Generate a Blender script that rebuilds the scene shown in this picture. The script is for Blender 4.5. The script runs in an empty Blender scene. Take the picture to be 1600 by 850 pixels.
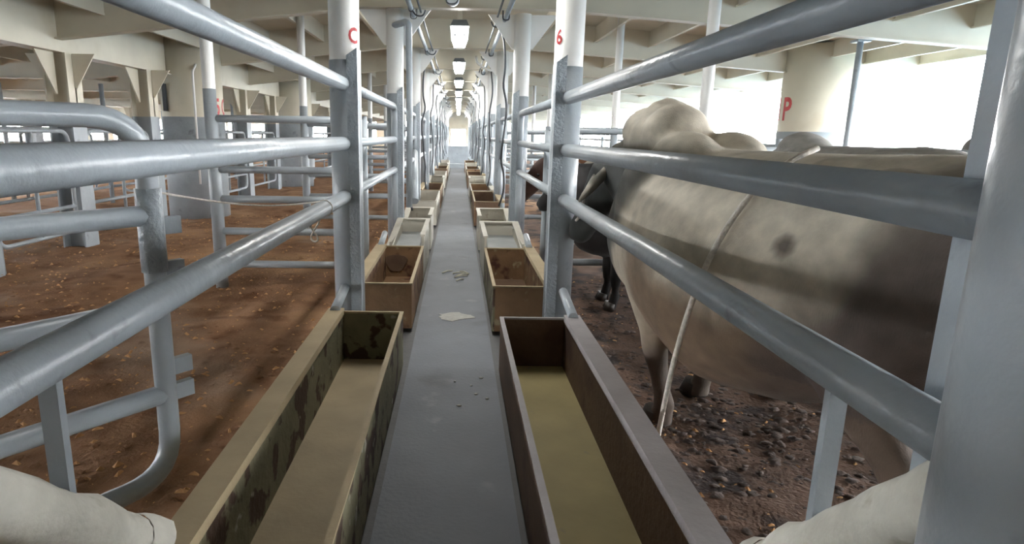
import bpy, bmesh, math, random
from mathutils import Vector, Matrix, noise
random.seed(7)
D = bpy.data
SC = bpy.context.scene
COL = SC.collection
PI = math.pi
R = math.radians

# ------------------------------------------------------------------ camera
CH = 1.2                                   # eye height above the deck
cd = D.cameras.new('camera'); cam = D.objects.new('camera', cd); COL.objects.link(cam)
cd.sensor_width = 36; cd.lens = 981 / 1600 * 36; cd.shift_x = 87 / 1600; cd.clip_start = 0.02; cd.clip_end = 500
cam.matrix_world = Matrix.Translation((0, 0, CH)) @ Matrix.Rotation(R(90 - 12.36), 4, 'X') @ Matrix.Rotation(R(0.8), 4, 'Z')
SC.camera = cam

# ------------------------------------------------------------------ sky and exposure
w = D.worlds.new('overcast_sky'); SC.world = w; w.use_nodes = True
bg = w.node_tree.nodes['Background']; bg.inputs[0].default_value = (0.97, 0.985, 1.0, 1); bg.inputs[1].default_value = 20.0
vs = SC.view_settings
vs.view_transform = 'Standard'; vs.look = 'None'; vs.gamma = 1; vs.use_curve_mapping = False; vs.exposure = 0.75
LAMP = 30.0

# ------------------------------------------------------------------ materials
MATS = {}
def srgb(c):
    return tuple((x / 255 / 12.92 if x / 255 <= .04045 else ((x / 255 + .055) / 1.055) ** 2.4) for x in c) + (1,)
def mat(name, col, rough=.5, var=.12, vscale=6, bump=.0, bscale=40, metal=0, patches=(), coat=0, streak=None, spec=None):
    """procedural paint: base colour with soft noise variation, optional patches (colour, scale, lo, hi), bump"""
    m = D.materials.new(name); m.use_nodes = True; MATS[name] = m
    nt = m.node_tree; N = nt.nodes; L = nt.links
    b = N['Principled BSDF']
    b.inputs['Roughness'].default_value = rough; b.inputs['Metallic'].default_value = metal
    if coat: b.inputs['Coat Weight'].default_value = coat; b.inputs['Coat Roughness'].default_value = .15
    if spec is not None: b.inputs['Specular IOR Level'].default_value = spec
    tc = N.new('ShaderNodeTexCoord')
    src = tc.outputs['Object']
    if streak:
        mp = N.new('ShaderNodeMapping'); mp.inputs['Scale'].default_value = streak; L.new(src, mp.inputs[0]); src = mp.outputs[0]
    c = srgb(col)
    n = N.new('ShaderNodeTexNoise'); n.inputs['Scale'].default_value = vscale; n.inputs['Detail'].default_value = 5; L.new(src, n.inputs[0])
    r = N.new('ShaderNodeValToRGB')
    r.color_ramp.elements[0].color = tuple(x * (1 - var) for x in c[:3]) + (1,); r.color_ramp.elements[0].position = .3
    r.color_ramp.elements[1].color = tuple(min(1, x * (1 + var)) for x in c[:3]) + (1,); r.color_ramp.elements[1].position = .7
    L.new(n.outputs[0], r.inputs[0]); out = r.outputs[0]
    for i, (pc, ps, lo, hi) in enumerate(patches):
        pn = N.new('ShaderNodeTexNoise'); pn.inputs['Scale'].default_value = ps; pn.inputs['Detail'].default_value = 4; pn.noise_dimensions = '4D'; pn.inputs['W'].default_value = 3.1 * i + 1
        L.new(src, pn.inputs['Vector'])
        mr = N.new('ShaderNodeMapRange'); mr.inputs[1].default_value = lo; mr.inputs[2].default_value = hi; L.new(pn.outputs[0], mr.inputs[0])
        mx = N.new('ShaderNodeMix'); mx.data_type = 'RGBA'; L.new(mr.outputs[0], mx.inputs[0]); L.new(out, mx.inputs[6]); mx.inputs[7].default_value = srgb(pc); out = mx.outputs[2]
    L.new(out, b.inputs['Base Color'])
    if bump:
        bn = N.new('ShaderNodeTexNoise'); bn.inputs['Scale'].default_value = bscale; bn.inputs['Detail'].default_value = 4; L.new(tc.outputs['Object'], bn.inputs[0])
        bp = N.new('ShaderNodeBump'); bp.inputs['Strength'].default_value = bump; bp.inputs['Distance'].default_value = .01
        L.new(bn.outputs[0], bp.inputs['Height']); L.new(bp.outputs[0], b.inputs['Normal'])
    return m
def emit(name, col, s):
    m = D.materials.new(name); m.use_nodes = True; MATS[name] = m
    b = m.node_tree.nodes['Principled BSDF']; b.inputs['Base Color'].default_value = col + (1,)
    b.inputs['Emission Color'].default_value = col + (1,); b.inputs['Emission Strength'].default_value = s
    return m

mat('grey_paint', (154, 162, 168), .32, .10, 5, .35, 22, patches=(((118, 124, 128), 9, .62, .75),))
mat('grey_rough', (158, 167, 174), .28, .12, 9, 1.0, 60)
mat('white_paint', (226, 226, 224), .4, .05, 4, .15, 20)
mat('cream_paint', (205, 198, 180), .5, .07, 2.5, .1, 12, patches=(((184, 172, 148), 1.6, .6, .8),))
mat('sleeve', (202, 200, 190), .55, .10, 14, .5, 30, patches=(((150, 142, 122), 11, .6, .72),))
mat('deck_grey', (112, 116, 122), .62, .10, 3, .25, 60, patches=(((136, 138, 140), 5, .62, .75), ((88, 90, 94), 2.2, .60, .75)), spec=.25)
mat('deck_steel', (92, 92, 92), .7, .15, 3, .3, 30)
mat('saw_left', (142, 109, 84), .95, .24, 6, 1.0, 55, patches=(((176, 140, 108), 1.1, .5, .68), ((108, 76, 54), 3.5, .56, .7), ((172, 152, 134), .8, .58, .72)), spec=.1)
mat('saw_right', (98, 78, 66), .9, .3, 9, 1.0, 60, patches=(((176, 140, 108), .45, .54, .68), ((62, 54, 52), 5, .5, .62)), spec=.15)
mat('chip_light', (196, 152, 108), .9, .25, 30, spec=.1)
mat('chip_dark', (98, 66, 46), .95, .3, 30, spec=.1)
mat('manure', (74, 62, 56), .95, .35, 25, .6, 60)
mat('trough_tan', (166, 150, 120), .7, .12, 5, .2, 40)
mat('trough_moss', (120, 116, 92), .7, .18, 7, .4, 40, patches=(((70, 50, 38), 8, .52, .56), ((168, 164, 150), 10, .66, .70)))
mat('trough_rust', (122, 94, 66), .7, .2, 6, .4, 40, patches=(((74, 42, 28), 6, .55, .62), ((150, 138, 108), 9, .60, .66)))
mat('trough_brown', (102, 80, 62), .75, .15, 4, .3, 40, patches=(((74, 52, 42), 3, .55, .7),))
mat('trough_olive', (156, 142, 96), .7, .14, 4, .2, 30, patches=(((122, 118, 104), 8, .66, .74),))
mat('trough_pale', (188, 184, 172), .55, .10, 5, .2, 40, patches=(((140, 122, 96), 8, .66, .72),))
mat('trough_grey', (158, 162, 162), .5, .10, 6, .3, 40, patches=(((120, 112, 100), 9, .64, .72),))
mat('lip_lilac', (150, 145, 146), .6, .1, 7, .25, 40)
mat('red_paint', (176, 42, 44), .5, .1, 20)
mat('rope_white', (206, 200, 190), .9, .15, 90, .4, 200)
mat('hose_dark', (64, 68, 72), .5, .1, 10)
mat('rubber_grey', (110, 116, 120), .6, .1, 10)
mat('hull_white', (206, 206, 202), .5, .06, 2)
mat('sea', (96, 124, 142), .25, .2, .02, .3, .3)
mat('horn', (190, 184, 170), .4, .15, 20)
mat('hoof', (46, 40, 36), .5, .2, 20)
mat('eye', (18, 15, 14), .08, .1, 20)
mat('straw', (196, 192, 176), .8, .15, 30)
mat('spill', (168, 167, 162), .85, .12, 30, .2, 60)
emit('lamp_glow', (1.0, .98, .94), LAMP)
def coat_mat():
    m = D.materials.new('coat'); m.use_nodes = True; MATS['coat'] = m
    nt = m.node_tree; N = nt.nodes; L = nt.links; b = N['Principled BSDF']
    b.inputs['Roughness'].default_value = .72; b.inputs['Specular IOR Level'].default_value = .25
    b.inputs['Sheen Weight'].default_value = .06; b.inputs['Sheen Roughness'].default_value = .5
    a = N.new('ShaderNodeVertexColor'); a.layer_name = 'coat'
    tc = N.new('ShaderNodeTexCoord')
    n = N.new('ShaderNodeTexNoise'); n.inputs['Scale'].default_value = 14; n.inputs['Detail'].default_value = 8; L.new(tc.outputs['Object'], n.inputs[0])
    mr = N.new('ShaderNodeMapRange'); mr.inputs[1].default_value = .3; mr.inputs[2].default_value = .7; mr.inputs[3].default_value = .78; mr.inputs[4].default_value = 1.18; L.new(n.outputs[0], mr.inputs[0])
    mx = N.new('ShaderNodeVectorMath'); mx.operation = 'SCALE'; L.new(a.outputs[0], mx.inputs[0]); L.new(mr.outputs[0], mx.inputs['Scale'])
    L.new(mx.outputs[0], b.inputs['Base Color'])
    mp = N.new('ShaderNodeMapping'); mp.inputs['Scale'].default_value = (1, 1, .25); L.new(tc.outputs['Object'], mp.inputs[0])
    h = N.new('ShaderNodeTexNoise'); h.inputs['Scale'].default_value = 260; h.inputs['Detail'].default_value = 3; L.new(mp.outputs[0], h.inputs[0])
    bp = N.new('ShaderNodeBump'); bp.inputs['Strength'].default_value = .35; bp.inputs['Distance'].default_value = .004; L.new(h.outputs[0], bp.inputs['Height']); L.new(bp.outputs[0], b.inputs['Normal'])
coat_mat()

# ------------------------------------------------------------------ mesh helpers
class MB:
    def __init__(s): s.v = []; s.f = []; s.sm = []
    def face(s, idx, sm=False): s.f.append(tuple(idx)); s.sm.append(sm)
    def box(s, a, b):
        x0, y0, z0 = a; x1, y1, z1 = b; k = len(s.v)
        s.v += [(x0, y0, z0), (x1, y0, z0), (x1, y1, z0), (x0, y1, z0), (x0, y0, z1), (x1, y0, z1), (x1, y1, z1), (x0, y1, z1)]
        for q in ((0, 3, 2, 1), (4, 5, 6, 7), (0, 1, 5, 4), (1, 2, 6, 5), (2, 3, 7, 6), (3, 0, 4, 7)): s.face([k + i for i in q])
        return s
    def hexa(s, pts):
        """eight corner points, bottom four then top four"""
        k = len(s.v); s.v += [tuple(p) for p in pts]
        for q in ((0, 3, 2, 1), (4, 5, 6, 7), (0, 1, 5, 4), (1, 2, 6, 5), (2, 3, 7, 6), (3, 0, 4, 7)): s.face([k + i for i in q])
        return s
    def tube(s, pts, r, n=12, cap=True, sx=1.0):
        pts = [Vector(p) for p in pts]; rs = r if isinstance(r, (list, tuple)) else [r] * len(pts)
        k = len(s.v); up = None
        for i, p in enumerate(pts):
            t = (pts[min(i + 1, len(pts) - 1)] - pts[max(i - 1, 0)]).normalized()
            if up is None:
                up = Vector((0, 0, 1)) if abs(t.z) < .9 else Vector((0, 1, 0))
            a = t.cross(up).normalized(); bb = a.cross(t).normalized(); up = bb
            for j in range(n):
                an = 2 * PI * j / n
                q = p + a * math.cos(an) * rs[i] * sx + bb * math.sin(an) * rs[i]
                s.v.append(tuple(q))
        for i in range(len(pts) - 1):
            for j in range(n):
                s.face((k + i * n + j, k + i * n + (j + 1) % n, k + (i + 1) * n + (j + 1) % n, k + (i + 1) * n + j), True)
        if cap:
            s.face([k + j for j in range(n)][::-1]); e = k + (len(pts) - 1) * n; s.face([e + j for j in range(n)])
        return s
    def prism(s, poly, axis, a, b):
        """polygon of 2-D points extruded along axis 'x' | 'y' | 'z' from a to b"""
        def P(u, v, w): return {'x': (w, u, v), 'y': (u, w, v), 'z': (u, v, w)}[axis]
        k = len(s.v); n = len(poly)
        s.v += [P(u, v, a) for u, v in poly] + [P(u, v, b) for u, v in poly]
        s.face([k + i for i in range(n)][::-1]); s.face([k + n + i for i in range(n)])
        for i in range(n): s.face((k + i, k + (i + 1) % n, k + n + (i + 1) % n, k + n + i))
        return s
    def sphere(s, c, rx, ry, rz, n=10, m=7):
        k = len(s.v)
        for i in range(m + 1):
            th = PI * i / m
            for j in range(n):
                ph = 2 * PI * j / n
                s.v.append((c[0] + rx * math.sin(th) * math.cos(ph), c[1] + ry * math.sin(th) * math.sin(ph), c[2] + rz * math.cos(th)))
        for i in range(m):
            for j in range(n): s.face((k + i * n + j, k + (i + 1) * n + j, k + (i + 1) * n + (j + 1) % n, k + i * n + (j + 1) % n), True)
        return s
    def mesh(s, name, off=(0, 0, 0)):
        me = D.meshes.new(name)
        me.from_pydata([(x - off[0], y - off[1], z - off[2]) for x, y, z in s.v], [], s.f)
        me.polygons.foreach_set('use_smooth', s.sm); me.validate(); me.update()
        bm = bmesh.new(); bm.from_mesh(me); bmesh.ops.recalc_face_normals(bm, faces=bm.faces); bm.to_mesh(me); bm.free()
        return me
def arc(path, rad=.08, n=6):
    """round the corners of a polyline"""
    P = [Vector(p) for p in path]; out = [P[0]]
    for i in range(1, len(P) - 1):
        a = (P[i - 1] - P[i]); b = (P[i + 1] - P[i]); r = min(rad, a.length * .49, b.length * .49)
        p0 = P[i] + a.normalized() * r; p2 = P[i] + b.normalized() * r
        for k in range(n + 1):
            t = k / n; out.append(p0 * (1 - t) ** 2 + P[i] * 2 * t * (1 - t) + p2 * t * t)
    out.append(P[-1]); return out
def tag(o, label=None, cat=None, group=None, kind=None):
    if label: o['label'] = label
    if cat: o['category'] = cat
    if group: o['group'] = group
    if kind: o['kind'] = kind
    return o
def thing(name, label, cat, loc=(0, 0, 0), group=None, kind=None):
    o = D.objects.new(name, None); COL.objects.link(o); o.location = loc; o.empty_display_size = .1
    return tag(o, label, cat, group, kind)
def obj(name, mb, m, parent=None, off=None, label=None):
    """one mesh object in world coordinates; under a parent it is stored relative to that parent's origin"""
    if off is None:
        off = (0, 0, 0)
        if parent is not None:
            off = tuple(parent.location)
            if parent.parent is not None: off = tuple(Vector(off) + parent.parent.location)
    me = mb.mesh(name, off) if isinstance(mb, MB) else mb
    o = D.objects.new(name, me); COL.objects.link(o); me.materials.append(MATS[m])
    if parent is not None: o.parent = parent
    if label: o['label'] = label
    return o
def solo(name, mb, m, label, cat, group=None, kind=None, base=None):
    off = base or (0, 0, 0)
    o = obj(name, mb, m, None, off); o.location = off
    return tag(o, label, cat, group, kind)
def struct(name, mb, m, label=None):
    o = obj(name, mb, m); o['kind'] = 'structure'
    if label: o['label'] = label
    return o
ORD = ['first', 'second', 'third', 'fourth', 'fifth', 'sixth', 'seventh', 'eighth', 'ninth', 'tenth', 'eleventh', 'twelfth', 'thirteenth', 'fourteenth']

# ------------------------------------------------------------------ layout
XL, XR = -0.62, 0.62                        # fence planes either side of the walkway
PL = [3.56 + 2.8 * k for k in range(-1, 13)]   # post stations, left side (index 1 carries the C)
PR = [0.615] + [3.74 + 2.8 * k for k in range(12)]
YA, YB = -6.0, 44.0
def camber(x):
    a = abs(x); return -(0.11 if x < 0 else 0.07) * min(max(a - 0.9, 0), 4.3)
def zb(x): return 2.37 + camber(x)          # underside of the deck girders
def zd(x): return 2.74 + camber(x)          # underside of the deck plate above

# ------------------------------------------------------------------ setting
XS = [-11.2, -5.2, -0.9, 0.9, 5.2, 7.0]
m = MB(); m.box((-11.2, YA, -.12), (6.6, YB, -.02)); struct('floor', m, 'deck_steel', 'grey steel deck under the pens')
m = MB(); m.box((-.245, YA, -.02), (.205, 23.0, .012)); struct('walkway', m, 'deck_grey', 'narrow grey painted walkway between the feed troughs')
m = MB()
for a, b in zip(XS[:-1], XS[1:]):
    m.hexa([(a, YA, zd(a)), (b, YA, zd(b)), (b, YB, zd(b)), (a, YB, zd(a)), (a, YA, zd(a) + .03), (b, YA, zd(b) + .03), (b, YB, zd(b) + .03), (a, YB, zd(a) + .03)])
ceil = struct('ceiling', m, 'cream_paint', 'cream painted underside of the deck above')
GY = [3.56 + 2.8 * k - .03 for k in range(-3, 14)]
def girder(y, a0, a1):
    m = MB(); xs = [x for x in XS if a0 < x < a1]; xs = [a0] + xs + [a1]
    for a, b in zip(xs[:-1], xs[1:]):
        m.hexa([(a, y - .008, zb(a)), (b, y - .008, zb(b)), (b, y + .008, zb(b)), (a, y + .008, zb(a)), (a, y - .008, zd(a)), (b, y - .008, zd(b)), (b, y + .008, zd(b)), (a, y + .008, zd(a))])
        m.hexa([(a, y - .06, zb(a) - .014), (b, y - .06, zb(b) - .014), (b, y + .06, zb(b) - .014), (a, y + .06, zb(a) - .014), (a, y - .06, zb(a)), (b, y - .06, zb(b)), (b, y + .06, zb(b)), (a, y + .06, zb(a))])
    return m
for y in GY: obj('girder', girder(y, -11.1, 6.5), 'cream_paint', ceil)
for k in range(-14, 9):
    x = .375 + .75 * k
    if abs(x) < .5: continue
    m = MB(); z1 = zd(x) + .005; z0 = z1 - .2
    m.box((x - .008, YA, z0), (x + .008, YB, z1)); m.box((x - .03, YA, z0 - .02), (x + .012, YB, z0))
    obj('stiffener', m, 'cream_paint', ceil)
for x in (-3.85, -8.6):                      # deep longitudinal girders over the columns
    m = MB(); z0 = zb(x) - .12
    m.box((x - .01, YA, z0), (x + .01, YB, zd(x))); m.box((x - .09, YA, z0 - .016), (x + .09, YB, z0))
    obj('girder', m, 'cream_paint', ceil)
# ship's side: open along the right, slotted along the left, end bulkheads
m = MB(); m.box((6.5, YA, -.12), (6.6, YB, .5)); m.box((6.5, YA, .5), (6.6, -1.5, 2.6))  # solid stretch behind the camera, unseen, closed to dim the foreground
wr = struct('wall_right', m, 'hull_white', 'open side of the ship with a low bulwark')
for k in range(10):
    y = -4.2 + 5.4 * k; m = MB(); m.box((6.48, y - .07, .5), (6.62, y + .07, zb(6.5))); obj('stanchion', m, 'hull_white', wr)
m = MB(); m.box((-11.2, YA, -.12), (-11.1, YB, .15)); m.box((-11.2, YA, .15), (-11.1, -4.0, 1.6)); m.box((-11.2, YA, 1.60), (-11.1, YB, 2.6))  # openings carried down low behind the rails to let in more daylight
wl = struct('wall_left', m, 'cream_paint', 'far side of the ship with a row of bright openings')
for k in range(40):
    y = -5.5 + 1.3 * k; m = MB(); wd = .16 if k % 3 else .32; m.box((-11.2, y - wd, .15), (-11.1, y + wd, 1.60)); obj('stanchion', m, 'cream_paint', wl)
m = MB()
for a, b in ((-11.2, -10.4), (-8.6, -7.6), (-5.6, -4.6), (-2.2, -.5), (.5, 1.6), (3.6, 4.4), (6.0, 6.6)): m.box((a, YB, -.12), (b, YB + .1, 2.9))
for a, b, c in ((-10.4, -8.6, .6), (-7.6, -5.6, .6), (-4.6, -2.2, .6), (1.6, 3.6, .6), (4.4, 6.0, .6)): m.box((a, YB, -.12), (b, YB + .1, c)); m.box((a, YB, 2.0), (b, YB + .1, 2.9))
m.box((-.5, YB, 1.55), (.5, YB + .1, 2.9))
struct('wall_far', m, 'cream_paint')
m = MB(); m.box((-11.2, YA - .1, -.12), (6.6, YA, 2.9)); struct('wall_back', m, 'cream_paint')
m = MB(); m.box((-900, -900, -9.0), (900, 900, -8.9)); tag(struct('sea', m, 'sea'), 'open water beyond the ship')
# low coaming that closes the walkway, and the grey bay beyond it
m = MB(); m.box((-.56, 23.0, 0), (.56, 23.25, .16)); m.box((-.42, 27.0, 0), (.42, 27.5, .72))
struct('trim_1', m, 'grey_paint', 'grey coaming across the far end of the walkway')
m = MB(); m.box((-.5, 23.3, -.02), (.5, YB, .012)); struct('walkway', m, 'deck_grey')

# bedding: displaced sawdust either side
def bedding(name, xs, ys, mt, amp, label):
    m = MB(); nx = len(xs)
    for y in ys:
        for x in xs:
            p = Vector((x, y, 0))
            z = .02 + amp * (noise.noise(p * 1.3) * .9 + noise.noise(p * 4.1 + Vector((3, 1, 0))) * .5 + noise.noise(p * 13) * .22 + noise.noise(p * 31) * .10)
            edge = min(1, (abs(x) - .66) / .15)
            m.v.append((x, y, max(-.015, z * max(edge, .2))))
    for j in range(len(ys) - 1):
        for i in range(nx - 1):
            k = j * nx + i; m.face((k, k + 1, k + nx + 1, k + nx), True)
    o = obj(name, m, mt); return tag(o, label, 'bedding', kind='stuff')
def spaced(a, b, s0, g):
    out = [a]; s = s0
    while out[-1] < b: out.append(out[-1] + s); s *= g
    return out
ys = [YA + .5 * i for i in range(12)] + spaced(0, YB - .3, .022, 1.006)
xl = [-x for x in spaced(.66, 10.95, .022, 1.018)][::-1]
bedding('sawdust_bedding', xl, ys, 'saw_left', .035, 'orange brown sawdust covering the empty pens left of the walkway')
bedding('soiled_bedding', spaced(.66, 6.4, .03, 1.02), ys, 'saw_right', .03, 'dark trodden sawdust and dung under the cattle right of the walkway')
def chips(name, n, xr, yr, mt, s0, s1, label, pw=1.6, lump=False):
    m = MB(); rnd = random.Random(n)
    for i in range(n):
        x = xr[0] + (xr[1] - xr[0]) * rnd.random(); y = yr[0] + (yr[1] - yr[0]) * rnd.random() ** pw
        a = rnd.random() * 2 * PI; s = s0 + (s1 - s0) * rnd.random() ** 2; h = s * (.25 + .4 * rnd.random())
        z = .025 + rnd.random() * .02
        c, sn = math.cos(a), math.sin(a); t = rnd.uniform(-.4, .4) * s
        k = len(m.v)
        if lump:
            for rr, zz in ((1.0, -.5), (.85, .25), (.4, .75)):
                for j in range(7):
                    b = a + 2 * PI * j / 7; q = s * rr * rnd.uniform(.5, 1.4); m.v.append((x + q * math.cos(b), y + q * .8 * math.sin(b), z - .008 + zz * h * .6 * rnd.uniform(.5, 1.4)))
            for i2 in range(2):
                for j in range(7): m.face((k + i2 * 7 + j, k + i2 * 7 + (j + 1) % 7, k + i2 * 7 + 7 + (j + 1) % 7, k + i2 * 7 + 7 + j), True)
            m.face([k + 14 + j for j in range(7)], True)
            continue
        for (u, v, q) in ((-1, -.4, -.4), (1, -.35, -.4), (.9, .4, -.4), (-.8, .35, -.4), (.1, 0, 1)):
            m.v.append((x + (u * c - v * sn) * s, y + (u * sn + v * c) * s, z + q * h + u * t * .5))
        for q in ((0, 1, 4), (1, 2, 4), (2, 3, 4), (3, 0, 4), (3, 2, 1, 0)): m.face([k + e for e in q])
    tag(obj(name, m, mt), label, 'wood chips', kind='stuff')
chips('wood_chips', 4200, (-4.6, -.72), (.5, 9), 'chip_light', .004, .022, 'pale wood shavings strewn over the sawdust')
chips('dung_clods', 3600, (-4.6, -.72), (.5, 9), 'saw_left', .004, .024, 'brown clods strewn over the sawdust left of the walkway', lump=True)
chips('dung_clods', 5200, (.70, 2.6), (.6, 5), 'manure', .004, .028, 'dark trodden dung clods around the feet of the cattle', lump=True)
chips('wood_chips', 900, (.70, 3.0), (.8, 6), 'chip_light', .004, .016, 'pale shavings among the dung around the cattle')

# ------------------------------------------------------------------ aisle posts
def text_on_post(s, cx, cy, rad, ang, z, h, parent, wide=1.0, name='letter'):
    cu = D.curves.new('t', 'FONT'); cu.body = s; cu.size = h * 1.38; cu.extrude = .0; cu.offset = h * .035; cu.resolution_u = 3
    to = D.objects.new('t', cu); COL.objects.link(to); bpy.context.view_layer.update()
    me = D.meshes.new_from_object(to.evaluated_get(bpy.context.evaluated_depsgraph_get())); D.objects.remove(to); D.curves.remove(cu)
    bm = bmesh.new(); bm.from_mesh(me)
    bmesh.ops.subdivide_edges(bm, edges=[e for e in bm.edges if e.calc_length() > h * .2], cuts=3)
    x0 = min(v.co.x for v in bm.verts); x1 = max(v.co.x for v in bm.verts); mid = (x0 + x1) / 2
    off = parent.location
    for v in bm.verts:
        a = ang + (v.co.x - mid) * wide / rad; zz = z + v.co.y
        v.co = Vector((cx + math.cos(a) * (rad + .003), cy + math.sin(a) * (rad + .003), zz)) - off
    bmesh.ops.recalc_face_normals(bm, faces=bm.faces); bm.to_mesh(me); bm.free()
    return obj(name, me, 'red_paint', parent, label='red painted ' + ('numeral ' if s.isdigit() else 'letter ') + s)
PAINT = 1.58
def post(side, y, label, zp, letter=None, near=False):
    x = XL if side < 0 else XR; t = thing('deck_post', label, 'post', (x, y, 0), 'steel posts along the walkway')
    rr = .082
    obj('shaft', MB().tube([(x, y, 0), (x, y, zb(x) - .016)], rr, 24), 'white_paint', t, label='white painted upper shaft')
    obj('painted_base', MB().tube([(x, y, 0), (x, y, zp)], rr + .003, 24), 'grey_paint', t, label='blue grey painted lower shaft')
    # lumpy painted guide plate welded on the walkway side
    s = -side; m = MB(); px = x + s * (rr - .032)
    m.hexa([(px - .028, y - rr - .004, .02), (px + .030, y - rr - .004, .02), (px + .030, y + .05, .02), (px - .028, y + .05, .02),
            (px - .028, y - rr - .004, zp + .02), (px + .030, y - rr - .004, zp + .06), (px + .030, y + .05, zp + .06), (px - .028, y + .05, zp + .02)])
    if not near: obj('guide_plate', m, 'grey_rough', t, label='lumpy grey painted plate welded to the post')
    if not near:
        for sx in (-1, 1):
            g = MB().prism([(x + sx * rr, zb(x) - .02), (x + sx * (rr + .26), zb(x) - .02), (x + sx * (rr + .02), zb(x) - .34), (x + sx * rr, zb(x) - .34)], 'y', y - .006, y + .006)
            obj('gusset', g, 'white_paint', t)
    if letter:
        # painted where it faces the walkway and the camera
        ang = math.atan2(-y, -x); a = ang + (.62 if side < 0 else -.75)
        text_on_post(letter, x, y, rr, a, 1.665 if side < 0 else 1.70, .08, t, .8)
    return t
for i, y in enumerate(PL):
    if i == 0: lab = 'round grey post just outside the left edge of the picture'; continue
    lab = 'grey and white steel post marked with a red C, left of the walkway' if i == 1 else f'{ORD[i-1]} steel post left of the walkway, counting from the one marked C'
    post(-1, y, lab, PAINT, 'C' if i == 1 else None)
for i, y in enumerate(PR):
    lab = ('broad grey post close to the camera at the right edge' if i == 0 else 'grey and white steel post marked with a red 6, right of the walkway' if i == 1
           else f'{ORD[i-1]} steel post right of the walkway, counting from the one marked 6')
    t = post(1, y, lab, 2.2 if i == 0 else PAINT, '6' if i == 1 else None, near=(i == 0))
    if i == 0:
        m = MB(); m.box((.665, .80, .30), (.70, .835, 2.25)); obj('guide_bar', m, 'grey_paint', t, label='flat grey bar standing beside the post')
        for z in (.45, 2.05): obj('spacer', MB().box((.655, .67, z), (.668, .82, z + .05)), 'grey_paint', t)

# ------------------------------------------------------------------ fences along the walkway
ZR = {-1: (.855, 1.143, 1.455), 1: (.835, 1.12, 1.41)}
def fence(side, y0, y1, label, kind):
    x = XL if side < 0 else XR
    t = thing('rail_fence', label, 'fence', (x, (y0 + y1) / 2, 0), 'rail fences along the walkway')
    r = .0365
    zl, zm, zt = ZR[side]
    if kind == 'near':
        for z in (zl, zm, zt): obj('rail', MB().tube([(x, y0, z), (x, (y0 + y1) / 2, z + .002), (x, y1 - .07, z)], r, 16), 'grey_paint', t)
        yb = .90 if side < 0 else .955
        obj('upright', MB().box((x - .015, yb - .008, .40), (x + .015, yb + .008, zl)), 'grey_paint', t, label='thin grey flat bar under the lowest rail')
        # sleeved brace from the post down to the trough lip
        a = Vector((x, .51, .93)) if side < 0 else Vector((x, .675, .80)); b = Vector((x, 1.10, .40 if side < 0 else .36))
        n = 14; pts = [a.lerp(b, k / n) for k in range(n + 1)]
        br = obj('brace', MB().tube([a, b + (b - a) * .12], .032, 12), 'grey_paint', t)
        rs = [.045 + .002 * math.sin(k * 2.1) + (.008 if k in (10, 11) else 0) for k in range(n + 1)]
        sl = obj('brace_sleeve', MB().tube(pts, rs, 14), 'sleeve', br, label='off white sleeve with a torn collar wrapped around the brace')
        m = MB(); ax = (b - a).normalized(); e1 = ax.cross(Vector((1, 0, 0))).normalized(); e2 = Vector((1, 0, 0)); nn = 18; rq = random.Random(11 + side)
        for j in range(nn):
            an = 2 * PI * j / nn; o_ = e1 * math.cos(an) + e2 * math.sin(an)
            for kk, (al, rad) in enumerate(((-.05, .048), (-.01, .055), (rq.uniform(.0, .05), .058 + rq.uniform(-.004, .008)))): m.v.append(tuple(b + ax * al + o_ * rad))
        for j in range(nn):
            for kk in range(2): m.face((j * 3 + kk, ((j + 1) % nn) * 3 + kk, ((j + 1) % nn) * 3 + kk + 1, j * 3 + kk + 1), True)
        obj('torn_edge', m, 'sleeve', br)
    else:
        # gate-like panel: the top rail bends down into an upright beside the far post
        ye = y1 - .13; r = .031
        pts = arc([(x, y0 + .07, zt), (x, ye, zt), (x, ye, zl - .02)], .10)
        obj('top_rail', MB().tube(pts, r, 10), 'grey_paint', t)
        for z in (zl, zm): obj('rail', MB().tube([(x, y0 + .07, z), (x, ye, z)], r, 10), 'grey_paint', t)
        obj('upright', MB().tube([(x, ye, zl - .03), (x, ye, .28)], r, 10), 'grey_paint', t)
        for z in (1.0, 1.3): obj('hinge', MB().box((x - .02, ye, z), (x + .02, y1 - .075, z + .05)), 'grey_paint', t)
        if kind == 'brace':
            obj('brace', MB().tube([(x, y1 - .2, .95), (x - side * .06, y1 - .95, .34)], .055, 12), 'grey_paint', t, label='thick grey pipe slanting down to the trough')
    return t
fence(-1, .45, PL[1], 'near grey pipe rails left of the walkway, three bars ending at the post marked C', 'near')
fence(1, PR[0] + .02, PR[1], 'near grey pipe rails in front of the pale bull right of the walkway', 'near')
for i in range(1, 12):
    fence(-1, PL[i], PL[i + 1], f'grey round-cornered rail panel left of the walkway, {ORD[i-1]} beyond the post marked C', 'brace' if i in (2, 4) else 'gate')
    if i < 11: fence(1, PR[i], PR[i + 1], f'grey round-cornered rail panel right of the walkway, {ORD[i-1]} beyond the post marked 6', 'brace' if i == 3 else 'gate')

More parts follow.
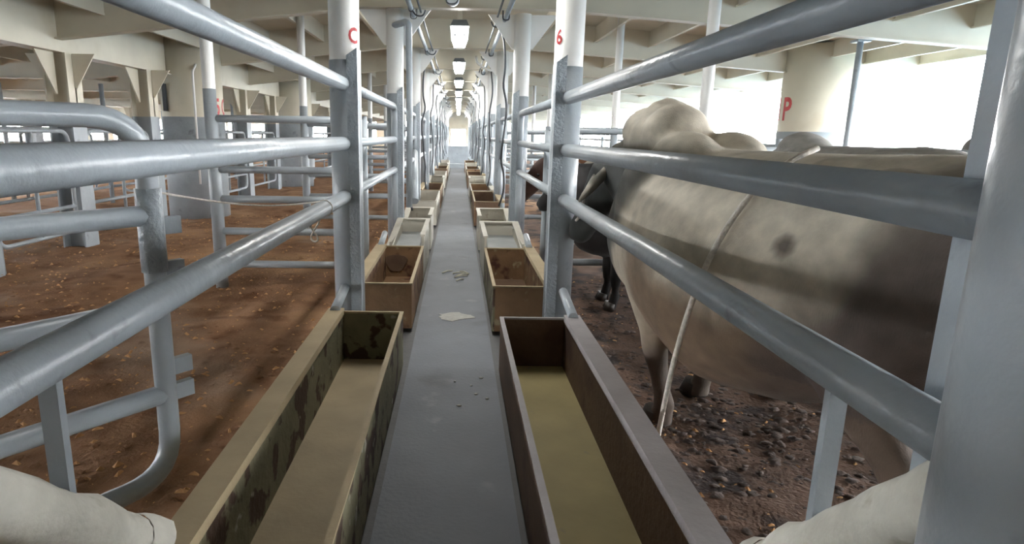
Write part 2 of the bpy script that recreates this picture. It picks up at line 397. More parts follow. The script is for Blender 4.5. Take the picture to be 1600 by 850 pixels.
# ------------------------------------------------------------------ troughs
def trough(side, y0, y1, label, mats, xi, zt=.29, lip=True, xo=.555, name='feed_trough', stub=True, cat='trough'):
    wall, outer, bottom, rim = mats; s = side; t = thing(name, label, cat, (s * (xi + xo) / 2, (y0 + y1) / 2, 0), 'troughs lining the walkway')
    T = .012; xi_b = xi + .0; zf = .035; xo = xo + (.03 if side < 0 else 0)
    def q(a, b): return ((min(a[0] * s, b[0] * s), a[1], a[2]), (max(a[0] * s, b[0] * s), b[1], b[2]))
    obj('inner_wall', MB().box(*q((xi, y0, .005), (xi + T, y1, zt))), outer, t)
    obj('outer_wall', MB().box(*q((xo, y0, .005), (xo + T, y1, zt))), wall, t)
    obj('end_wall', MB().box(*q((xi + T, y1 - T, .005), (xo, y1, zt))), wall, t)
    obj('end_wall', MB().box(*q((xi + T, y0, .005), (xo, y0 + T, zt))), wall, t)
    obj('bottom', MB().box(*q((xi + T, y0 + T, zf - .02), (xo, y1 - T, zf))), bottom, t)
    if lip:
        m = MB(); a, b = q((xo - .005, y0, zt - .012), (xo + .075, y1, zt + .02)); m.box(a, b)
        lp_ = obj('lip', m, rim, t, label='broad outer lip')
        obj('rim', MB().box(*q((xi - .004, y0, zt - .004), (xi + T + .004, y1, zt + .006))), rim, t)
        obj('rim', MB().box(*q((xi + T + .004, y1 - T - .003, zt - .004), (xo - .005, y1, zt + .006))), rim, t)
        obj('rim', MB().box(*q((xi + T + .004, y0, zt - .004), (xo - .005, y0 + T + .003, zt + .006))), rim, t)
        if stub:
            obj('lip_pipe', MB().tube([(s * (xo + .035), y1 - .05, zt + .02), (s * (xo + .05), y1 + .36, zt + .05)], .026, 10), 'grey_paint', lp_, label='short grey pipe joining the lip to the post')
    return t
def basin(side, y0, y1, label, xi, mats=('trough_grey', 'trough_pale'), zt=.37, xo=.56):
    """water basin with raised sloping rim"""
    s = side; t = thing('water_basin', label, 'basin', (s * (xi + xo) / 2, (y0 + y1) / 2, 0), 'water basins lining the walkway')
    T = .02; mi, mr = mats
    def X(a): return a * s
    zl = zt - .05
    def wallx(x0, x1, za): a, b = sorted((X(x0), X(x1))); return MB().box((a, y0, .005), (b, y1, za))
    obj('side_wall', wallx(xi, xi + T, zt), mr, t); obj('side_wall', wallx(xo - T, xo, zl), mr, t)
    a, b = sorted((X(xi + T), X(xo - T)))
    obj('end_wall', MB().box((a, y1 - T, .005), (b, y1, zt)), mr, t)
    obj('end_wall', MB().box((a, y0, .005), (b, y0 + T, zl - .06)), mi, t)
    obj('bottom', MB().hexa([(a, y0 + T, .10), (b, y0 + T, .10), (b, y1 - T, .10), (a, y1 - T, .10), (a, y0 + T, zt - .15), (b, y0 + T, zt - .15), (b, y1 - T, zt - .12), (a, y1 - T, zt - .12)]), mi, t)
    m = MB(); a2, b2 = sorted((X(xi - .01), X(xo + .03)))
    m.box((a2, y1 - .05, zt), (b2, y1 + .01, zt + .014)); obj('rim', m, mr, t)
    c0, c1 = sorted((X(xo - .03), X(xo + .03))); obj('rim', MB().hexa([(c0, y0, zl - .05), (c1, y0, zl - .05), (c1, y1 - .05, zt), (c0, y1 - .05, zt), (c0, y0, zl - .036), (c1, y0, zl - .036), (c1, y1 - .05, zt + .014), (c0, y1 - .05, zt + .014)]), mr, t)
    c0, c1 = sorted((X(xi - .01), X(xi + .03))); obj('rim', MB().box((c0, y0, zt), (c1, y1 - .05, zt + .014)), mr, t)
    return t
IL, IR = .275, .228
trough(-1, -.6, 3.15, 'nearest long feed trough left of the walkway, flaking green sides and tan floor', ('trough_moss', 'trough_moss', 'trough_tan', 'trough_tan'), IL)
trough(1, -.6, 3.08, 'nearest long feed trough right of the walkway, brown sides and olive floor', ('trough_brown', 'trough_brown', 'trough_olive', 'lip_lilac'), IR)
trough(-1, 3.78, 5.12, 'short rusty feed trough left of the walkway with a dark rust hole in its end', ('trough_rust', 'trough_rust', 'trough_rust', 'trough_tan'), IL)
trough(1, 3.74, 5.08, 'short brown feed trough right of the walkway just past the post marked 6', ('trough_rust', 'trough_moss', 'trough_brown', 'trough_tan'), IR)
obj('rust_patch', MB().prism([(-.50 + .085 * math.cos(a) * (1 + .25 * math.sin(3 * a)), .15 + .085 * math.sin(a) * (1 + .2 * math.cos(2 * a))) for a in [2 * PI * k / 16 for k in range(16)]], 'y', 5.100, 5.1075), 'trough_brown',
    [o for o in D.objects if o.name.startswith('feed_trough')][2], label='dark rust patch on the end wall')
basin(-1, 5.16, 6.2, 'grey water basin with raised pale rim behind the short rusty trough on the left', IL)
basin(1, 5.12, 6.05, 'grey water basin with raised pale rim behind the short brown trough on the right', IR)
y = 6.6; k = 0
sets = [('trough_rust', 'trough_moss', 'trough_brown', 'trough_pale'), ('trough_pale', 'trough_pale', 'trough_rust', 'trough_pale'), ('trough_brown', 'trough_rust', 'trough_brown', 'trough_tan')]
for k in range(9):
    y = 6.55 + 2.0 * k - (.2 if k else 0)
    if y > 22: break
    for s, sd, xi in ((-1, 'left', IL), (1, 'right', IR)):
        if k % 3 == 0: basin(s, y, y + .7, f'small pale water basin {sd} of the walkway, {ORD[k+1]} container past the short trough', xi, ('trough_moss', 'trough_pale'), .36)
        else: trough(s, y, y + 1.55, f'distant narrow feed trough {sd} of the walkway, {ORD[k+1]} container past the short trough', sets[(k + (s > 0)) % 3], xi, zt=.30 + .03 * (k % 2), stub=False)

# ------------------------------------------------------------------ pen dividers, stanchions, gates
def divider(side, y, xe, label, zs, ztop, rr=.045, r=.028, grp='dividers', paint=1.5, pen=True):
    t = thing('pen_divider', label, 'fence', (side * xe, y, 0), grp)
    X = side * xe; xi = side * .70
    obj('stanchion', MB().tube([(X, y, 0), (X, y, zd(X))], rr, 14), 'white_paint', t, label='white pipe above the grey paint')
    obj('painted_base', MB().tube([(X, y, 0), (X, y, paint)], rr + .002, 14), 'grey_paint', t)
    for z in zs: obj('rail', MB().tube([(X, y, z), (xi, y, z)], r, 10), 'grey_paint', t)
    obj('upright', MB().tube([(xi, y, .02), (xi, y, max(zs) + .03)], r, 10), 'grey_paint', t)
    return t
ZS = (.20, .455, .70, .92, 1.29)
for k in range(8):
    yl = 4.75 + 2.85 * k
    divider(-1, yl, 1.82, f'five grey pipe rails dividing the empty left pens, {ORD[k]} row back', ZS, None, grp='pen dividers left')
    divider(1, 5.0 + 2.85 * k, 1.9, f'grey pipe rails dividing the right cattle pens, {ORD[k]} row back', (.20, .455, .70, .95, 1.24), None, grp='pen dividers right', paint=1.28)
def round_gate(label, a, b, z0, z1, nr, r, bend_start, bend_end, grp, lugs=False, mt='grey_paint'):
    """tube gate between two floor points, with rounded corners"""
    a = Vector((a[0], a[1], 0)); b = Vector((b[0], b[1], 0)); t = thing('tube_gate', label, 'gate', tuple((a + b) / 2), grp)
    up = Vector((0, 0, 1))
    loop = arc([a + up * (z0 + z1) / 2, a + up * z1, b + up * z1, b + up * z0, a + up * z0, a + up * (z0 + z1) / 2], bend_end, 7)
    fr = obj('frame', MB().tube(loop, r, 12), mt, t)
    for k in range(1, nr + 1):
        z = z0 + (z1 - z0) * k / (nr + 1); obj('rail', MB().tube([a + up * z, b + up * z], r * .95, 10), mt, t)
    if bend_start:
        p = a.lerp(b, bend_start); obj('upright', MB().tube([p + up * z0, p + up * z1], r * .9, 10), mt, t)
    if not lugs: obj('hinge_post', MB().tube([a, a + up * (z1 + .04)], r * 1.25, 10), mt, t)
    if lugs:
        d = (b - a).normalized(); n = Vector((-d.y, d.x, 0))
        for z in lugs:
            p = b + up * z
            c = [p + d * u + n * v + up * q for q in (-.025, .025) for u, v in ((.0, -.012), (.085, -.012), (.085, .012), (.0, .012))]
            obj('latch_lug', MB().hexa(c), mt, fr)
    return t
# the swung gate close by on the left
g = round_gate('large grey tube gate with rounded corners standing open in the nearest left pen', (-1.80, .55), (-.875, 1.78), .15, 1.235, 3, .031, 0, .15, None, lugs=(.93, .80, .50, .42))
obj('latch_sleeve', MB().tube([(-.875, 1.78, .80), (-.875, 1.78, 1.04)], .036, 12), 'grey_rough', g)

# heavy H columns with gussets under the deep girder
def hcolumn(x, y, label):
    t = thing('deck_column', label, 'column', (x, y, 0), 'columns under the deep girder'); zt = zb(x) - .137; zp = 1.36; w_ = .115
    def H(z0, z1, e):
        m = MB(); m.box((x - w_ - e, y - w_ - e, z0), (x - w_ + .016, y + w_ + e, z1)); m.box((x + w_ - .016, y - w_ - e, z0), (x + w_ + e, y + w_ + e, z1)); m.box((x - w_, y - .012 - e, z0), (x + w_, y + .012 + e, z1)); return m
    obj('shaft', H(zp, zt, 0), 'cream_paint', t); obj('painted_base', H(0, zp, .001), 'grey_paint', t)
    for sy in (-1, 1):
        obj('gusset', MB().prism([(y + sy * w_, zt), (y + sy * (w_ + .28), zt), (y + sy * (w_ + .02), zt - .38), (y + sy * w_, zt - .38)], 'x', x - .008, x + .008), 'cream_paint', t)
    for sx in (-1, 1):
        obj('gusset', MB().prism([(x + sx * w_, zt), (x + sx * (w_ + .22), zt), (x + sx * (w_ + .02), zt - .32), (x + sx * w_, zt - .32)], 'y', y - .008, y + .008), 'cream_paint', t)
CY = [4.95, 6.35, 7.95, 11.5, 13.3, 16.5, 19.5, 23]
for i, y in enumerate(CY): hcolumn(-3.85, y, f'cream and grey steel column with gussets left of the pens, {ORD[i]} from the left edge')
for i, y in enumerate((6.0, 9.5, 13.0, 17.0, 21.0)): hcolumn(-8.6, y, f'far cream and grey steel column beyond the left pens, {ORD[i]} of its row')
def tank(x, y, r, label, zp, text=None, ang=0, tz=1.5, th=.3):
    t = thing('vent_trunk', label, 'duct', (x, y, 0), 'round ventilation trunks')
    obj('trunk', MB().tube([(x, y, 0), (x, y, zd(x) - .02)], r, 36), 'cream_paint', t)
    obj('painted_base', MB().tube([(x, y, 0), (x, y, zp)], r + .004, 36), 'grey_paint', t)
    for i, (ch, a) in enumerate(text or ()): text_on_post(ch, x, y, r, a, tz, th, t, .75)
    return t
ta = math.atan2(-8.9, 3.67)
t = tank(-3.67, 8.95, .40, 'broad round cream and grey trunk marked with a red 5 in the left pens', 1.38, (('5', ta + .88), ('C', ta + 1.32)), tz=1.42, th=.22)
obj('side_pipe', MB().tube(arc([(-3.46, 8.50, .5), (-3.46, 8.50, 1.95), (-3.46, 8.62, 2.05)], .05), .016, 8), 'white_paint', t)
obj('slot', MB().box((-3.90, 8.55, 1.45), (-3.86, 8.62, 1.80)), 'hose_dark', t, label='dark upright slot')
tank(-3.66, 14.3, .40, 'farther round cream and grey trunk in the left pens', 1.38)
ta = math.atan2(-9.05, -4.98)
tank(4.98, 9.05, .46, 'broad round cream and grey trunk marked with a red P by the open right side', 1.30, (('I', ta - 1.28), ('P', ta - .86)), tz=1.46, th=.31)
solo('drain_pipe', MB().tube([(4.2, 6.95, 0), (4.2, 6.95, zb(4.2) + .1)], .03, 12).box((4.13, 6.88, zb(4.2) + .06), (4.27, 7.02, zb(4.2) + .085)), 'grey_paint', 'slim dark grey upright pipe beside the trunk marked P', 'pipe', base=(4.2, 6.95, 0))
# round-cornered gates between the columns, and farther rail rows on the left
for i, (y0, y1) in enumerate(((3.4, 4.75), (5.1, 6.2), (6.5, 7.8), (9.6, 11.35), (11.65, 13.15), (14.9, 16.4), (16.6, 19.4))):
    round_gate(f'slim grey tube gate with rounded corners between the left columns, {ORD[i]} from the left edge', (-3.78, y0), (-3.78, y1), .22, 1.18, 3, .02, .5, .12, 'gates between the left columns')
for j, (x, nm) in enumerate(((-5.6, 'middle'), (-7.2, 'farther'), (-10.0, 'farthest'))):
    for i in range(7):
        y0 = 4.4 + 2.9 * i
        t = thing('rail_fence', f'pale grey rails of the {nm} left row beyond the columns, {ORD[i]} panel from the left', 'fence', (x, y0, 0), 'far rail rows on the left')
        for z in (.3, .6, .9, 1.2): obj('rail', MB().tube([(x, y0, z), (x, y0 + 2.85, z)], .022, 8), 'grey_paint', t)
        obj('upright', MB().tube([(x, y0, 0), (x, y0, 1.3 if i % 2 else zb(x))], .035, 10), 'grey_paint', t)
        if j < 2 and i % 2 == 0:
            round_gate(f'pale tube gate closing the pens between the {nm} left rows, {ORD[i]} from the left', (x + .1, y0 + .2), (x + 1.25, y0 + .2), .22, 1.15, 2, .02, 0, .1, 'far gates on the left')
# rails of the right hand pens
for i in range(6):
    y0 = 4.2 + 2.9 * i
    t = thing('rail_fence', f'grey rails behind the cattle on the right, {ORD[i]} panel back', 'fence', (3.55, y0, 0), 'far rail row on the right')
    for z in (.3, .6, .88, 1.12): obj('rail', MB().tube([(3.55, y0, z), (3.55, y0 + 2.85, z)], .024, 8), 'grey_paint', t)
    obj('upright', MB().tube([(3.55, y0, 0), (3.55, y0, 1.2)], .035, 10), 'grey_paint', t)
round_gate('grey tube gate with rounded corners in front of the trunk marked P', (2.35, 5.6), (3.35, 5.75), .2, 1.10, 3, .03, 0, .14, None)

# ------------------------------------------------------------------ overhead pipes, lamps, hoses
for s, sd in ((-1, 'left'), (1, 'right')):
    x = s * .44; t = thing('overhead_pipe', f'long grey pipe under the ceiling along the {sd} side of the walkway', 'pipe', (x, 0, 2.3))
    pp = obj('pipe', MB().tube([(x, YA + .1, 2.30), (x, 20, 2.30), (x, 42, 2.30)], .022, 12), 'grey_paint', t)
    obj('conduit', MB().tube([(x - s * .07, YA + .1, 2.33), (x - s * .07, 42, 2.33)], .010, 8), 'rubber_grey', t)
    for y in GY[3:14]:
        obj('hanger', MB().tube(arc([(x + .03, y + .03, 2.365), (x + .03, y + .03, 2.27), (x - .03, y + .03, 2.27), (x - .03, y + .03, 2.365)], .025, 4), .007, 6), 'hose_dark', pp)
    for i in range(1, 9):
        y = (PL if s < 0 else PR)[i + 1] + .18 * s + .35
        if y > 30: break
        rn = random.Random(i * 3 + s); xx = s * .50
        pts = [(x, y, 2.29), (x + s * .03, y - .02, 2.2)] + [(xx + s * rn.uniform(-.03, .03), y + rn.uniform(-.10, .10), 2.2 - .16 * q) for q in range(1, 11)] + [(s * .47, y, .42)]
        sm = arc(pts, .08, 3)
        solo('water_hose', MB().tube(sm, .012, 8), 'hose_dark', f'dark drinking water hose hanging {sd} of the walkway, {ORD[i-1]} from the camera', 'hose', 'hoses hanging beside the walkway', base=(xx, y, .4))
        br = thing('pipe_bracket', f'small hook bracket on the {sd} overhead pipe, {ORD[i-1]} from the camera', 'bracket', (x, y - .5, 2.28), 'hooks on the overhead pipes')
        obj('hook', MB().tube(arc([(x, y - .5, 2.31), (x - s * .04, y - .5, 2.24), (x - s * .11, y - .5, 2.24), (x - s * .13, y - .5, 2.29)], .04, 4), .008, 6), 'hose_dark', br)
        obj('clip', MB().tube([(x, y - .53, 2.30), (x, y - .47, 2.30)], .027, 10), 'hose_dark', br)
solo('bent_pipe', MB().tube(arc([(.52, 9.6, 2.12), (.40, 9.6, 2.13), (.26, 9.6, 2.22), (.24, 9.6, 2.32)], .07), .018, 8), 'white_paint', 'small white gooseneck pipe bending out from the right posts', 'pipe', base=(.52, 9.6, 2.12))
lamp_label = ['nearest one', 'second', 'third', 'fourth', 'fifth', 'sixth', 'seventh', 'eighth', 'ninth']
for k in range(-1, 9):
    y = 7.45 + 3.35 * k; t = thing('ceiling_lamp', ('glowing strip lamp above the walkway, ' + (lamp_label[k] + ' to be seen' if k == 0 else lamp_label[k] + ' from the camera')) if k >= 0 else 'strip lamp above the walkway just out of view at the top', 'lamp', (0, y, 2.36), 'strip lamps above the walkway')
    zt = 2.36
    hs = obj('housing', MB().hexa([(-.10, y - .55, zt - .06), (.10, y - .55, zt - .06), (.10, y + .62, zt - .06), (-.10, y + .62, zt - .06), (-.07, y - .55, zt), (.07, y - .55, zt), (.07, y + .62, zt), (-.07, y + .62, zt)]), 'rubber_grey', t)
    obj('diffuser', MB().hexa([(-.065, y - .52, zt - .14), (.065, y - .52, zt - .14), (.065, y + .50, zt - .14), (-.065, y + .50, zt - .14), (-.092, y - .52, zt - .061), (.092, y - .52, zt - .061), (.092, y + .50, zt - .061), (-.092, y + .50, zt - .061)]), 'lamp_glow', t, label='glowing white diffuser')
    for dy in (-.5, .56):
        for dx in (-.05, .05): obj('clip', MB().box((dx - .012, y + dy - .02, zt - .145 if dy > 0 else zt - .15), (dx + .012, y + dy + .02, zt - .06)), 'hose_dark', hs)
    obj('hanger', MB().box((-.03, y - .03, zt), (.03, y + .03, zd(0))), 'cream_paint', t)
t = thing('bulkhead_lamp', 'caged bulkhead fitting on a bracket pipe at the top of the picture', 'lamp', (0, 5.35, 2.3))
obj('housing', MB().tube([(-.06, 5.30, 2.26), (-.06, 5.42, 2.26)], .055, 14), 'grey_paint', t)
obj('bracket', MB().tube(arc([(-.06, 5.36, 2.28), (.10, 5.36, 2.31), (.19, 5.36, 2.30)], .04), .018, 8), 'white_paint', t)
obj('cage', MB().tube(arc([(-.105, 5.30, 2.31), (-.11, 5.26, 2.20), (-.02, 5.26, 2.20), (-.015, 5.30, 2.31)], .04), .006, 6), 'hose_dark', t)
obj('stem', MB().box((-.07, 5.35, 2.31), (-.05, 5.38, zd(0))), 'cream_paint', t)
# pipe elbow at the top of the second left post
solo('pipe_elbow', MB().tube(arc([(-.62, 6.30, 2.20), (-.47, 6.12, 2.21), (-.46, 6.10, 1.5), (-.47, 6.12, .5)], .06), .03, 10), 'grey_paint', 'grey pipe bending down beside the second post left of the walkway', 'pipe', base=(-.46, 6.1, .5))

# ------------------------------------------------------------------ cattle
def loft(m, rings, n=18):
    """rings of (centre, half width vector, half height vector)"""
    k = len(m.v)
    for c, a, b in rings:
        for j in range(n):
            an = 2 * PI * j / n; m.v.append(tuple(Vector(c) + Vector(a) * math.cos(an) + Vector(b) * math.sin(an)))
    for i in range(len(rings) - 1):
        for j in range(n): m.face((k + i * n + j, k + i * n + (j + 1) % n, k + (i + 1) * n + (j + 1) % n, k + (i + 1) * n + j), True)
    m.face([k + j for j in range(n)][::-1]); e = k + (len(rings) - 1) * n; m.face([e + j for j in range(n)])
def limb(m, pts, n=12):
    """pts of (x, y, z, r fore-aft, r sideways): horizontal-ish ellipses stacked along the limb"""
    loft(m, [((x, y, z), (ra, 0, 0), (0, rb, 0)) for x, y, z, ra, rb in pts], n)
def lerp3(a, b, t): return tuple(x + (y - x) * t for x, y in zip(a, b))
def sstep(e0, e1, x):
    t = min(1, max(0, (x - e0) / (e1 - e0))); return t * t * (3 - 2 * t)
def cattle(label, loc, heading, coat, hump=.20, yaw=0.0, nod=0.0, vox=.02, L=1.0, horns=True, step=0.0, belly=1.0, S=1.0, deep=0.0, feet=(0, 0, 0, 0), fold=False):
    """faces local +x; heading in degrees about z"""
    t = thing('cattle', label, 'cattle', loc, 'cattle in the right hand pens'); t.rotation_euler = (0, 0, R(heading)); t.scale = (S, S, S)
    m = MB()
    body = [(-.86, .90, .09, .13), (-.80, .89, .18, .21), (-.68, .87, .25, .27), (-.48, .835, .295, .315), (-.22, .785, .335, .355), (.05, .755, .355, .385), (.28, .765, .335, .375), (.48, .785, .285, .355), (.64, .765, .235, .325), (.76, .74, .17, .25), (.83, .72, .09, .14)]
    def sag(x): return deep * math.exp(-((x + .02) / .42) ** 2)
    loft(m, [((x * L, 0, z - sag(x)), (0, w_ * (1 + (belly - 1) * math.exp(-((x + .05) / .4) ** 2)), 0), (0, 0, h + sag(x))) for x, z, w_, h in body], 24)
    # hip bones and shoulder blades
    for s in (-1, 1):
        m.sphere((-.52 * L, s * .2, 1.06), .12, .07, .06); m.sphere((.44 * L, s * .22, .86), .16, .09, .26)
    # hump
    loft(m, [((x * L, 0, z), (0, w_, 0), (0, 0, h)) for x, z, w_, h in ((.26, 1.04, .08, .06), (.38, 1.06, .13, .06 + hump * .35), (.50, 1.10, .17, .05 + hump * .80), (.61, 1.12, .18, .04 + hump), (.71, 1.08, .15, .08 + hump * .70), (.79, 1.01, .07, .09))], 16)
    if fold:      # heavy shoulder roll behind a flat-topped hump
        for s in (-1, 1): m.sphere((.34 * L, s * .10, 1.08), .20, .13, .13)
        m.sphere((.50 * L, .03, 1.20), .13, .15, .125); m.sphere((.68 * L, .03, 1.20), .12, .14, .12)
    # neck and head, turned by yaw and nod about the neck base
    base = Vector((.54 * L, 0, .92)); rot = Matrix.Rotation(yaw, 3, 'Z') @ Matrix.Rotation(nod, 3, 'Y'); half = Matrix.Rotation(yaw * .5, 3, 'Z') @ Matrix.Rotation(nod * .5, 3, 'Y')
    def hp(p, M): return base + M @ (Vector(p))
    nk = [((-.10, 0, -.02), .21, .29, half), ((.10, 0, .03), .18, .26, half), ((.26, 0, .07), .145, .21, half), ((.40, 0, .10), .12, .165, rot)]
    loft(m, [(hp(p, M), M @ Vector((0, w_, 0)), M @ Vector((h * .25, 0, h))) for p, w_, h, M in nk], 18)
    dew = [((.02, 0, -.36), .05, .16), ((.16, 0, -.27), .045, .17), ((.30, 0, -.15), .04, .15), ((.42, 0, -.05), .035, .11)]
    loft(m, [(hp(p, half), half @ Vector((0, w_, 0)), half @ Vector((h * .4, 0, h))) for p, w_, h in dew], 12)
    hd = [((.36, 0, .15), .085, .10), ((.43, 0, .14), .115, .135), ((.51, 0, .075), .12, .145), ((.60, 0, .0), .10, .13), ((.70, 0, -.09), .075, .105), ((.79, 0, -.17), .07, .085), ((.85, 0, -.225), .072, .08), ((.885, 0, -.255), .055, .06)]
    ax = Vector((.72, 0, -.69)); nrm = Vector((.69, 0, .72))
    loft(m, [(hp(p, rot), rot @ Vector((0, w_, 0)), rot @ (nrm * h)) for p, w_, h in hd], 16)
    # legs
    for s in (-1, 1):
        d = step * s + (feet[0] if s > 0 else feet[1])
        limb(m, [(.46 * L, s * .17, .86, .17, .10), (.44 * L, s * .185, .66, .145, .10), (.43 * L + d * .2, s * .18, .50, .10, .08), (.45 * L + d * .5, s * .175, .37, .064, .056), (.46 * L + d * .6, s * .17, .30, .060, .056), (.455 * L + d * .8, s * .17, .18, .040, .038), (.455 * L + d, s * .17, .10, .048, .046), (.475 * L + d, s * .17, .05, .052, .046), (.49 * L + d, s * .17, .0, .066, .056)])
        d = -step * s + (feet[2] if s > 0 else feet[3])
        limb(m, [(-.50 * L, s * .15, .98, .25, .12), (-.50 * L, s * .19, .78, .24, .115), (-.46 * L, s * .205, .62, .18, .10), (-.52 * L + d * .3, s * .19, .49, .115, .07), (-.61 * L + d * .5, s * .18, .40, .075, .055), (-.64 * L + d * .6, s * .175, .34, .06, .048), (-.61 * L + d * .8, s * .17, .20, .044, .040), (-.59 * L + d, s * .17, .11, .05, .046), (-.57 * L + d, s * .17, .05, .054, .048), (-.55 * L + d, s * .17, .0, .066, .056)])
    # sheath fold under the belly, tail
    loft(m, [((.06 * L, 0, .40 - deep), (.05, 0, 0), (0, .03, 0)), ((.02 * L, 0, .33 - deep), (.04, 0, 0), (0, .025, 0)), ((0, 0, .30 - deep), (.015, 0, 0), (0, .012, 0))], 8)
    limb(m, [(-.84 * L, 0, 1.04, .045, .04), (-.89 * L, 0, .96, .032, .03), (-.91 * L, 0, .75, .026, .025), (-.92 * L, .01, .52, .024, .022), (-.92 * L, .02, .38, .04, .035), (-.91 * L, .02, .24, .03, .028), (-.90 * L, .02, .16, .012, .012)], 8)
    src = D.objects.new('tmp', m.mesh('tmp')); COL.objects.link(src)
    rm = src.modifiers.new('r', 'REMESH'); rm.mode = 'VOXEL'; rm.voxel_size = vox; rm.use_smooth_shade = True
    sm = src.modifiers.new('s', 'SMOOTH'); sm.iterations = 7; sm.factor = .5
    bpy.context.view_layer.update()
    me = D.meshes.new_from_object(src.evaluated_get(bpy.context.evaluated_depsgraph_get())); D.objects.remove(src)
    me.name = 'body'; me.materials.clear()
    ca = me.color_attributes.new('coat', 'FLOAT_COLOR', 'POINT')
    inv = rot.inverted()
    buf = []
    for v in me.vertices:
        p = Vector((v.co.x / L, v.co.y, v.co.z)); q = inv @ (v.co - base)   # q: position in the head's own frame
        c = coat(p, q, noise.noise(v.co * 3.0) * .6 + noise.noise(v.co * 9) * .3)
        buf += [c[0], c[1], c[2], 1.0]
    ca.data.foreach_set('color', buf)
    me.polygons.foreach_set('use_smooth', [True] * len(me.polygons))
    b = obj('body', me, 'coat', t)
    # ears, eyes, horns, hooves
    O = tuple(loc)
    def part(name, mb, mt, label=None):
        me2 = mb.mesh(name); o = D.objects.new(name, me2); COL.objects.link(o); me2.materials.append(MATS[mt]); o.parent = t
        if label: o['label'] = label
        return o
    for s in (-1, 1):
        e = MB(); rg = []
        for u, w_, h in ((0, .025, .02), (.05, .05, .022), (.12, .062, .02), (.19, .045, .014), (.235, .012, .006)):
            c = Vector((.40 - u * .25, s * (.10 + u * .75), .12 - u * .62)); rg.append((hp(c, rot), rot @ Vector((w_ * .8, 0, -w_ * .35)), rot @ Vector((h * .3, s * h * .6, h))))
        loft(e, rg, 10); eo = part('ear', e, 'coat')
        ec = eo.data.color_attributes.new('coat', 'FLOAT_COLOR', 'POINT'); cc = coat(Vector((2, 0, 1)), Vector((.40, 0, .12)), .5); cc = lerp3(cc, srgb((172, 164, 150))[:3], .6)
        ec.data.foreach_set('color', [*cc, 1.0] * len(eo.data.vertices))
        part('eye', MB().sphere(tuple(hp((.575, s * .098, .045), rot)), .020, .016, .020, 10, 8), 'eye')
        if horns:
            hn = [hp((.385, s * .07, .22), rot), hp((.36, s * .12, .28), rot), hp((.33, s * .15, .34), rot)]
            part('horn', MB().tube(hn, [.032, .024, .010], 10), 'horn')
        for x, d in ((.49 * L + step * s + (feet[0] if s > 0 else feet[1]), 0), (-.55 * L - step * s + (feet[2] if s > 0 else feet[3]), 0)):
            for q in (-1, 1): part('hoof', MB().tube([(x + .0, s * .17 + q * .022, .065), (x + .018, s * .17 + q * .024, .0)], [.040, .050], 10), 'hoof')
    return t, hp, rot
def coat_shaded(p, q, n):
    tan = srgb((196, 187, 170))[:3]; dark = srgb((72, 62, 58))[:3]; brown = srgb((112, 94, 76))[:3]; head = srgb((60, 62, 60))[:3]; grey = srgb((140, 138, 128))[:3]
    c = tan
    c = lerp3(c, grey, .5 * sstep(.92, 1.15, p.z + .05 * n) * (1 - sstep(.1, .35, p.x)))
    c = lerp3(c, brown, sstep(.86, .64, p.z + .13 * n - .08 * (p.x - .2)) * (1 - .7 * sstep(.2, .5, p.x)))  # brown lower body: coat tone with its shade painted in
    c = lerp3(c, dark, sstep(-.42, -.64, p.x + .16 * n + .6 * (p.z - .93)) * (.95 if p.z > .5 else .6))  # dark rear behind a slanted edge: coat tone plus painted shade
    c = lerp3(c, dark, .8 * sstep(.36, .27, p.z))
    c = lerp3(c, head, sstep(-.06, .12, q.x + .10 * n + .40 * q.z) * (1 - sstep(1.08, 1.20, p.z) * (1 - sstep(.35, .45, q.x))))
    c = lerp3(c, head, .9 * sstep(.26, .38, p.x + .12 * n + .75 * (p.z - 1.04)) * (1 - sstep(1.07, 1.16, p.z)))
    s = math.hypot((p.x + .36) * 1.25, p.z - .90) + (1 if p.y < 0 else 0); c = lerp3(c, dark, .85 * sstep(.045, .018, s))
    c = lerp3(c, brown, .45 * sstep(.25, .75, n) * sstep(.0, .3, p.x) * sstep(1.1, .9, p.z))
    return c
def coat_flat(body, legs, head):
    B, Lg, H = srgb(body)[:3], srgb(legs)[:3], srgb(head)[:3]
    def f(p, q, n):
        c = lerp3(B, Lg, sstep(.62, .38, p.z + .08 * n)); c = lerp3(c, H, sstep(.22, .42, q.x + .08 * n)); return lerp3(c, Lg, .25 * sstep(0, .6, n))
    return f
BULL = (1.10, 2.17, .02); BH = 102
bull, hp, hrot = cattle('large pale grey and brown humped bull standing behind the near right rails', BULL, BH, coat_shaded, hump=.20, yaw=R(5), nod=R(4), vox=.018, fold=True, L=1.25, horns=False, belly=1.17, deep=.055, feet=(-.27, -.02, .02, -.1))
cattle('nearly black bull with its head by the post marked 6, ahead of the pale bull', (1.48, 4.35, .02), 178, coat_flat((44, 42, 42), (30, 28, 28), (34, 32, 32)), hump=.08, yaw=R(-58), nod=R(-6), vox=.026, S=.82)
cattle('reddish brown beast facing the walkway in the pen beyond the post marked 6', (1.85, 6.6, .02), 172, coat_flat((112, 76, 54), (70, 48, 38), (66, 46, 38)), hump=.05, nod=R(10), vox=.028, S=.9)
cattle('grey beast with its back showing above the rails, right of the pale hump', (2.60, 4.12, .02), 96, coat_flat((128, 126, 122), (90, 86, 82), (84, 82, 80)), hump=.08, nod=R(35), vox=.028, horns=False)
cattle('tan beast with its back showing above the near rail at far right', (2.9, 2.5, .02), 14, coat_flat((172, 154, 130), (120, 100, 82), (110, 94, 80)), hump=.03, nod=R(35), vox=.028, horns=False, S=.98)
cattle('dark grey beast farthest right by the open side', (5.5, 5.2, .02), 75, coat_flat((92, 88, 86), (66, 62, 60), (60, 58, 56)), hump=.10, nod=R(30), vox=.03, horns=False)
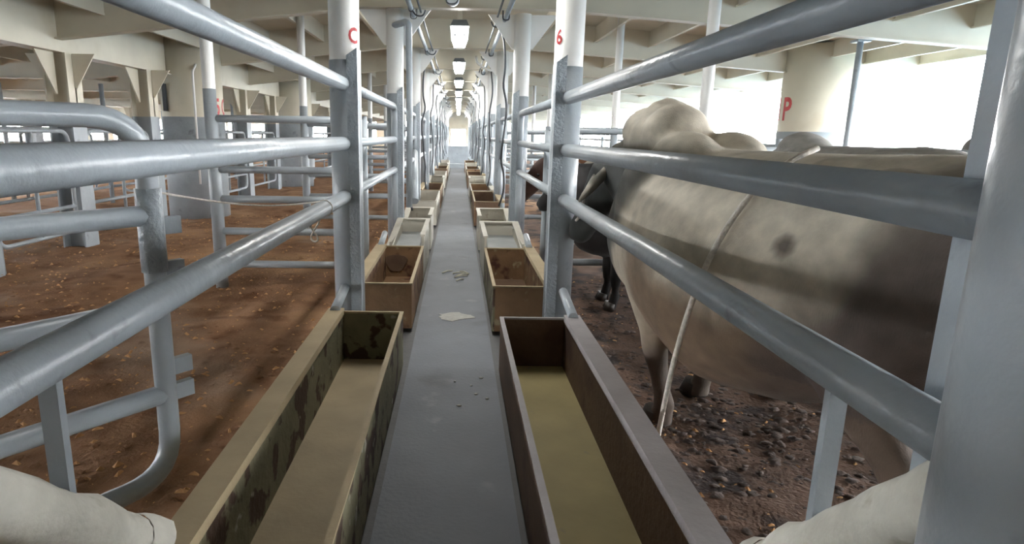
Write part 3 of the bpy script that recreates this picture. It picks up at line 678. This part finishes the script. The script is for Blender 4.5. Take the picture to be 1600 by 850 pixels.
cattle('charcoal beast standing between the trunk marked P and the dark grey one', (4.6, 5.2, .02), 75, coat_flat((104, 98, 94), (74, 70, 66), (66, 62, 60)), hump=.10, nod=R(32), vox=.03, horns=False)

# ------------------------------------------------------------------ ropes and small things
Mb = Matrix.Translation(BULL) @ Matrix.Rotation(R(BH), 4, 'Z')
def bp(x, y, z): return Mb @ Vector((x, y, z))
pts = [bp(*p) for p in ((-.27, .10, 1.155), (-.27, .20, 1.115), (-.26, .31, 1.01), (-.25, .385, .88), (-.23, .418, .76), (-.20, .435, .62), (-.16, .44, .45), (-.11, .437, .2), (-.08, .43, .035))]
solo('halter_rope', MB().tube(arc([tuple(p) for p in pts], .06, 3), .009, 8), 'rope_white', 'thin pale rope hanging down the flank of the pale bull', 'rope', base=tuple(pts[-1]))
lr = [hp((.48, .12, .10), hrot), hp((.56, .128, .02), hrot), hp((.60, .118, -.06), hrot), hp((.66, .10, -.12), hrot), hp((.74, .082, -.15), hrot)]
lr = [Mb @ p for p in lr]
solo('nose_rope', MB().tube(arc([tuple(p) for p in lr], .05, 3), .008, 8), 'rope_white', 'short white rope curving over the dark face of the pale bull', 'rope', base=tuple(lr[-1]))
s0 = Vector((-.878, 1.80, 1.03)); s1 = Vector((-.625, 2.92, .888))
m = MB(); m.tube([s0.lerp(s1, k / 10) - Vector((0, 0, .03 * math.sin(PI * k / 10))) for k in range(11)], .0035, 6)
t = thing('baling_string', 'thin white string stretched from the open gate to the lowest left rail', 'string', tuple(s1))
obj('string', m, 'rope_white', t)
obj('knot', MB().tube([(-.62 + .036 * math.cos(a), 2.92 + .004 * math.sin(3 * a), .855 + .036 * math.sin(a)) for a in [2 * PI * k / 16 for k in range(17)]], .005, 6, False), 'rope_white', t)
lp = [(-.62 + .02 * math.sin(a * 2), 2.70 + .03 * math.cos(a), .79 + .055 * math.sin(a)) for a in [2 * PI * k / 18 for k in range(19)]]
obj('loop', MB().tube(lp, .004, 6, False), 'rope_white', t)
# spilled patch and straws on the walkway
def blob(cx, cy, rx, ry, z0, z1, seed, n=26):
    rn = random.Random(seed); ph = [rn.uniform(0, 6.28) for _ in range(4)]
    return MB().prism([(cx + rx * math.cos(a) * (1 + .2 * math.sin(3 * a + ph[0]) + .12 * math.sin(7 * a + ph[1])), cy + ry * math.sin(a) * (1 + .2 * math.sin(4 * a + ph[2]) + .1 * math.sin(9 * a + ph[3]))) for a in [2 * PI * k / n for k in range(n)]], 'z', z0, z1)
solo('spilled_feed', blob(-.01, 4.03, .115, .09, .0, .0145, 3), 'spill', 'pale spilled patch on the middle of the grey walkway', 'spill', base=(-.01, 4.03, .012))
rn = random.Random(5)
for k, (x, y) in enumerate(((.02, 5.35), (.05, 5.28), (.04, 5.22), (.07, 5.38), (-.08, 5.4), (.03, 5.08))):
    a = rn.uniform(-.6, .6); l = rn.uniform(.03, .06)
    solo('straw', MB().tube([(x - l * math.cos(a), y - l * math.sin(a) * 2, .018), (x, y, .026), (x + l * math.cos(a), y + l * math.sin(a) * 2, .018)], .006, 6), 'straw', 'bit of pale straw lying on the walkway beyond the spilled patch', 'straw', 'straws on the walkway', base=(x, y, .012))
for k, (x, y) in enumerate(((.08, 2.85), (.10, 2.75), (.13, 2.95), (-.0, 2.9), (.15, 2.7), (.02, 2.62))):
    solo('feed_pellet', MB().sphere((x, y, .014), .006 + .003 * (k % 3), .009, .004, 8, 5), 'spill', 'small pale crumb on the near grey walkway', 'crumb', 'crumbs on the walkway', base=(x, y, .012))
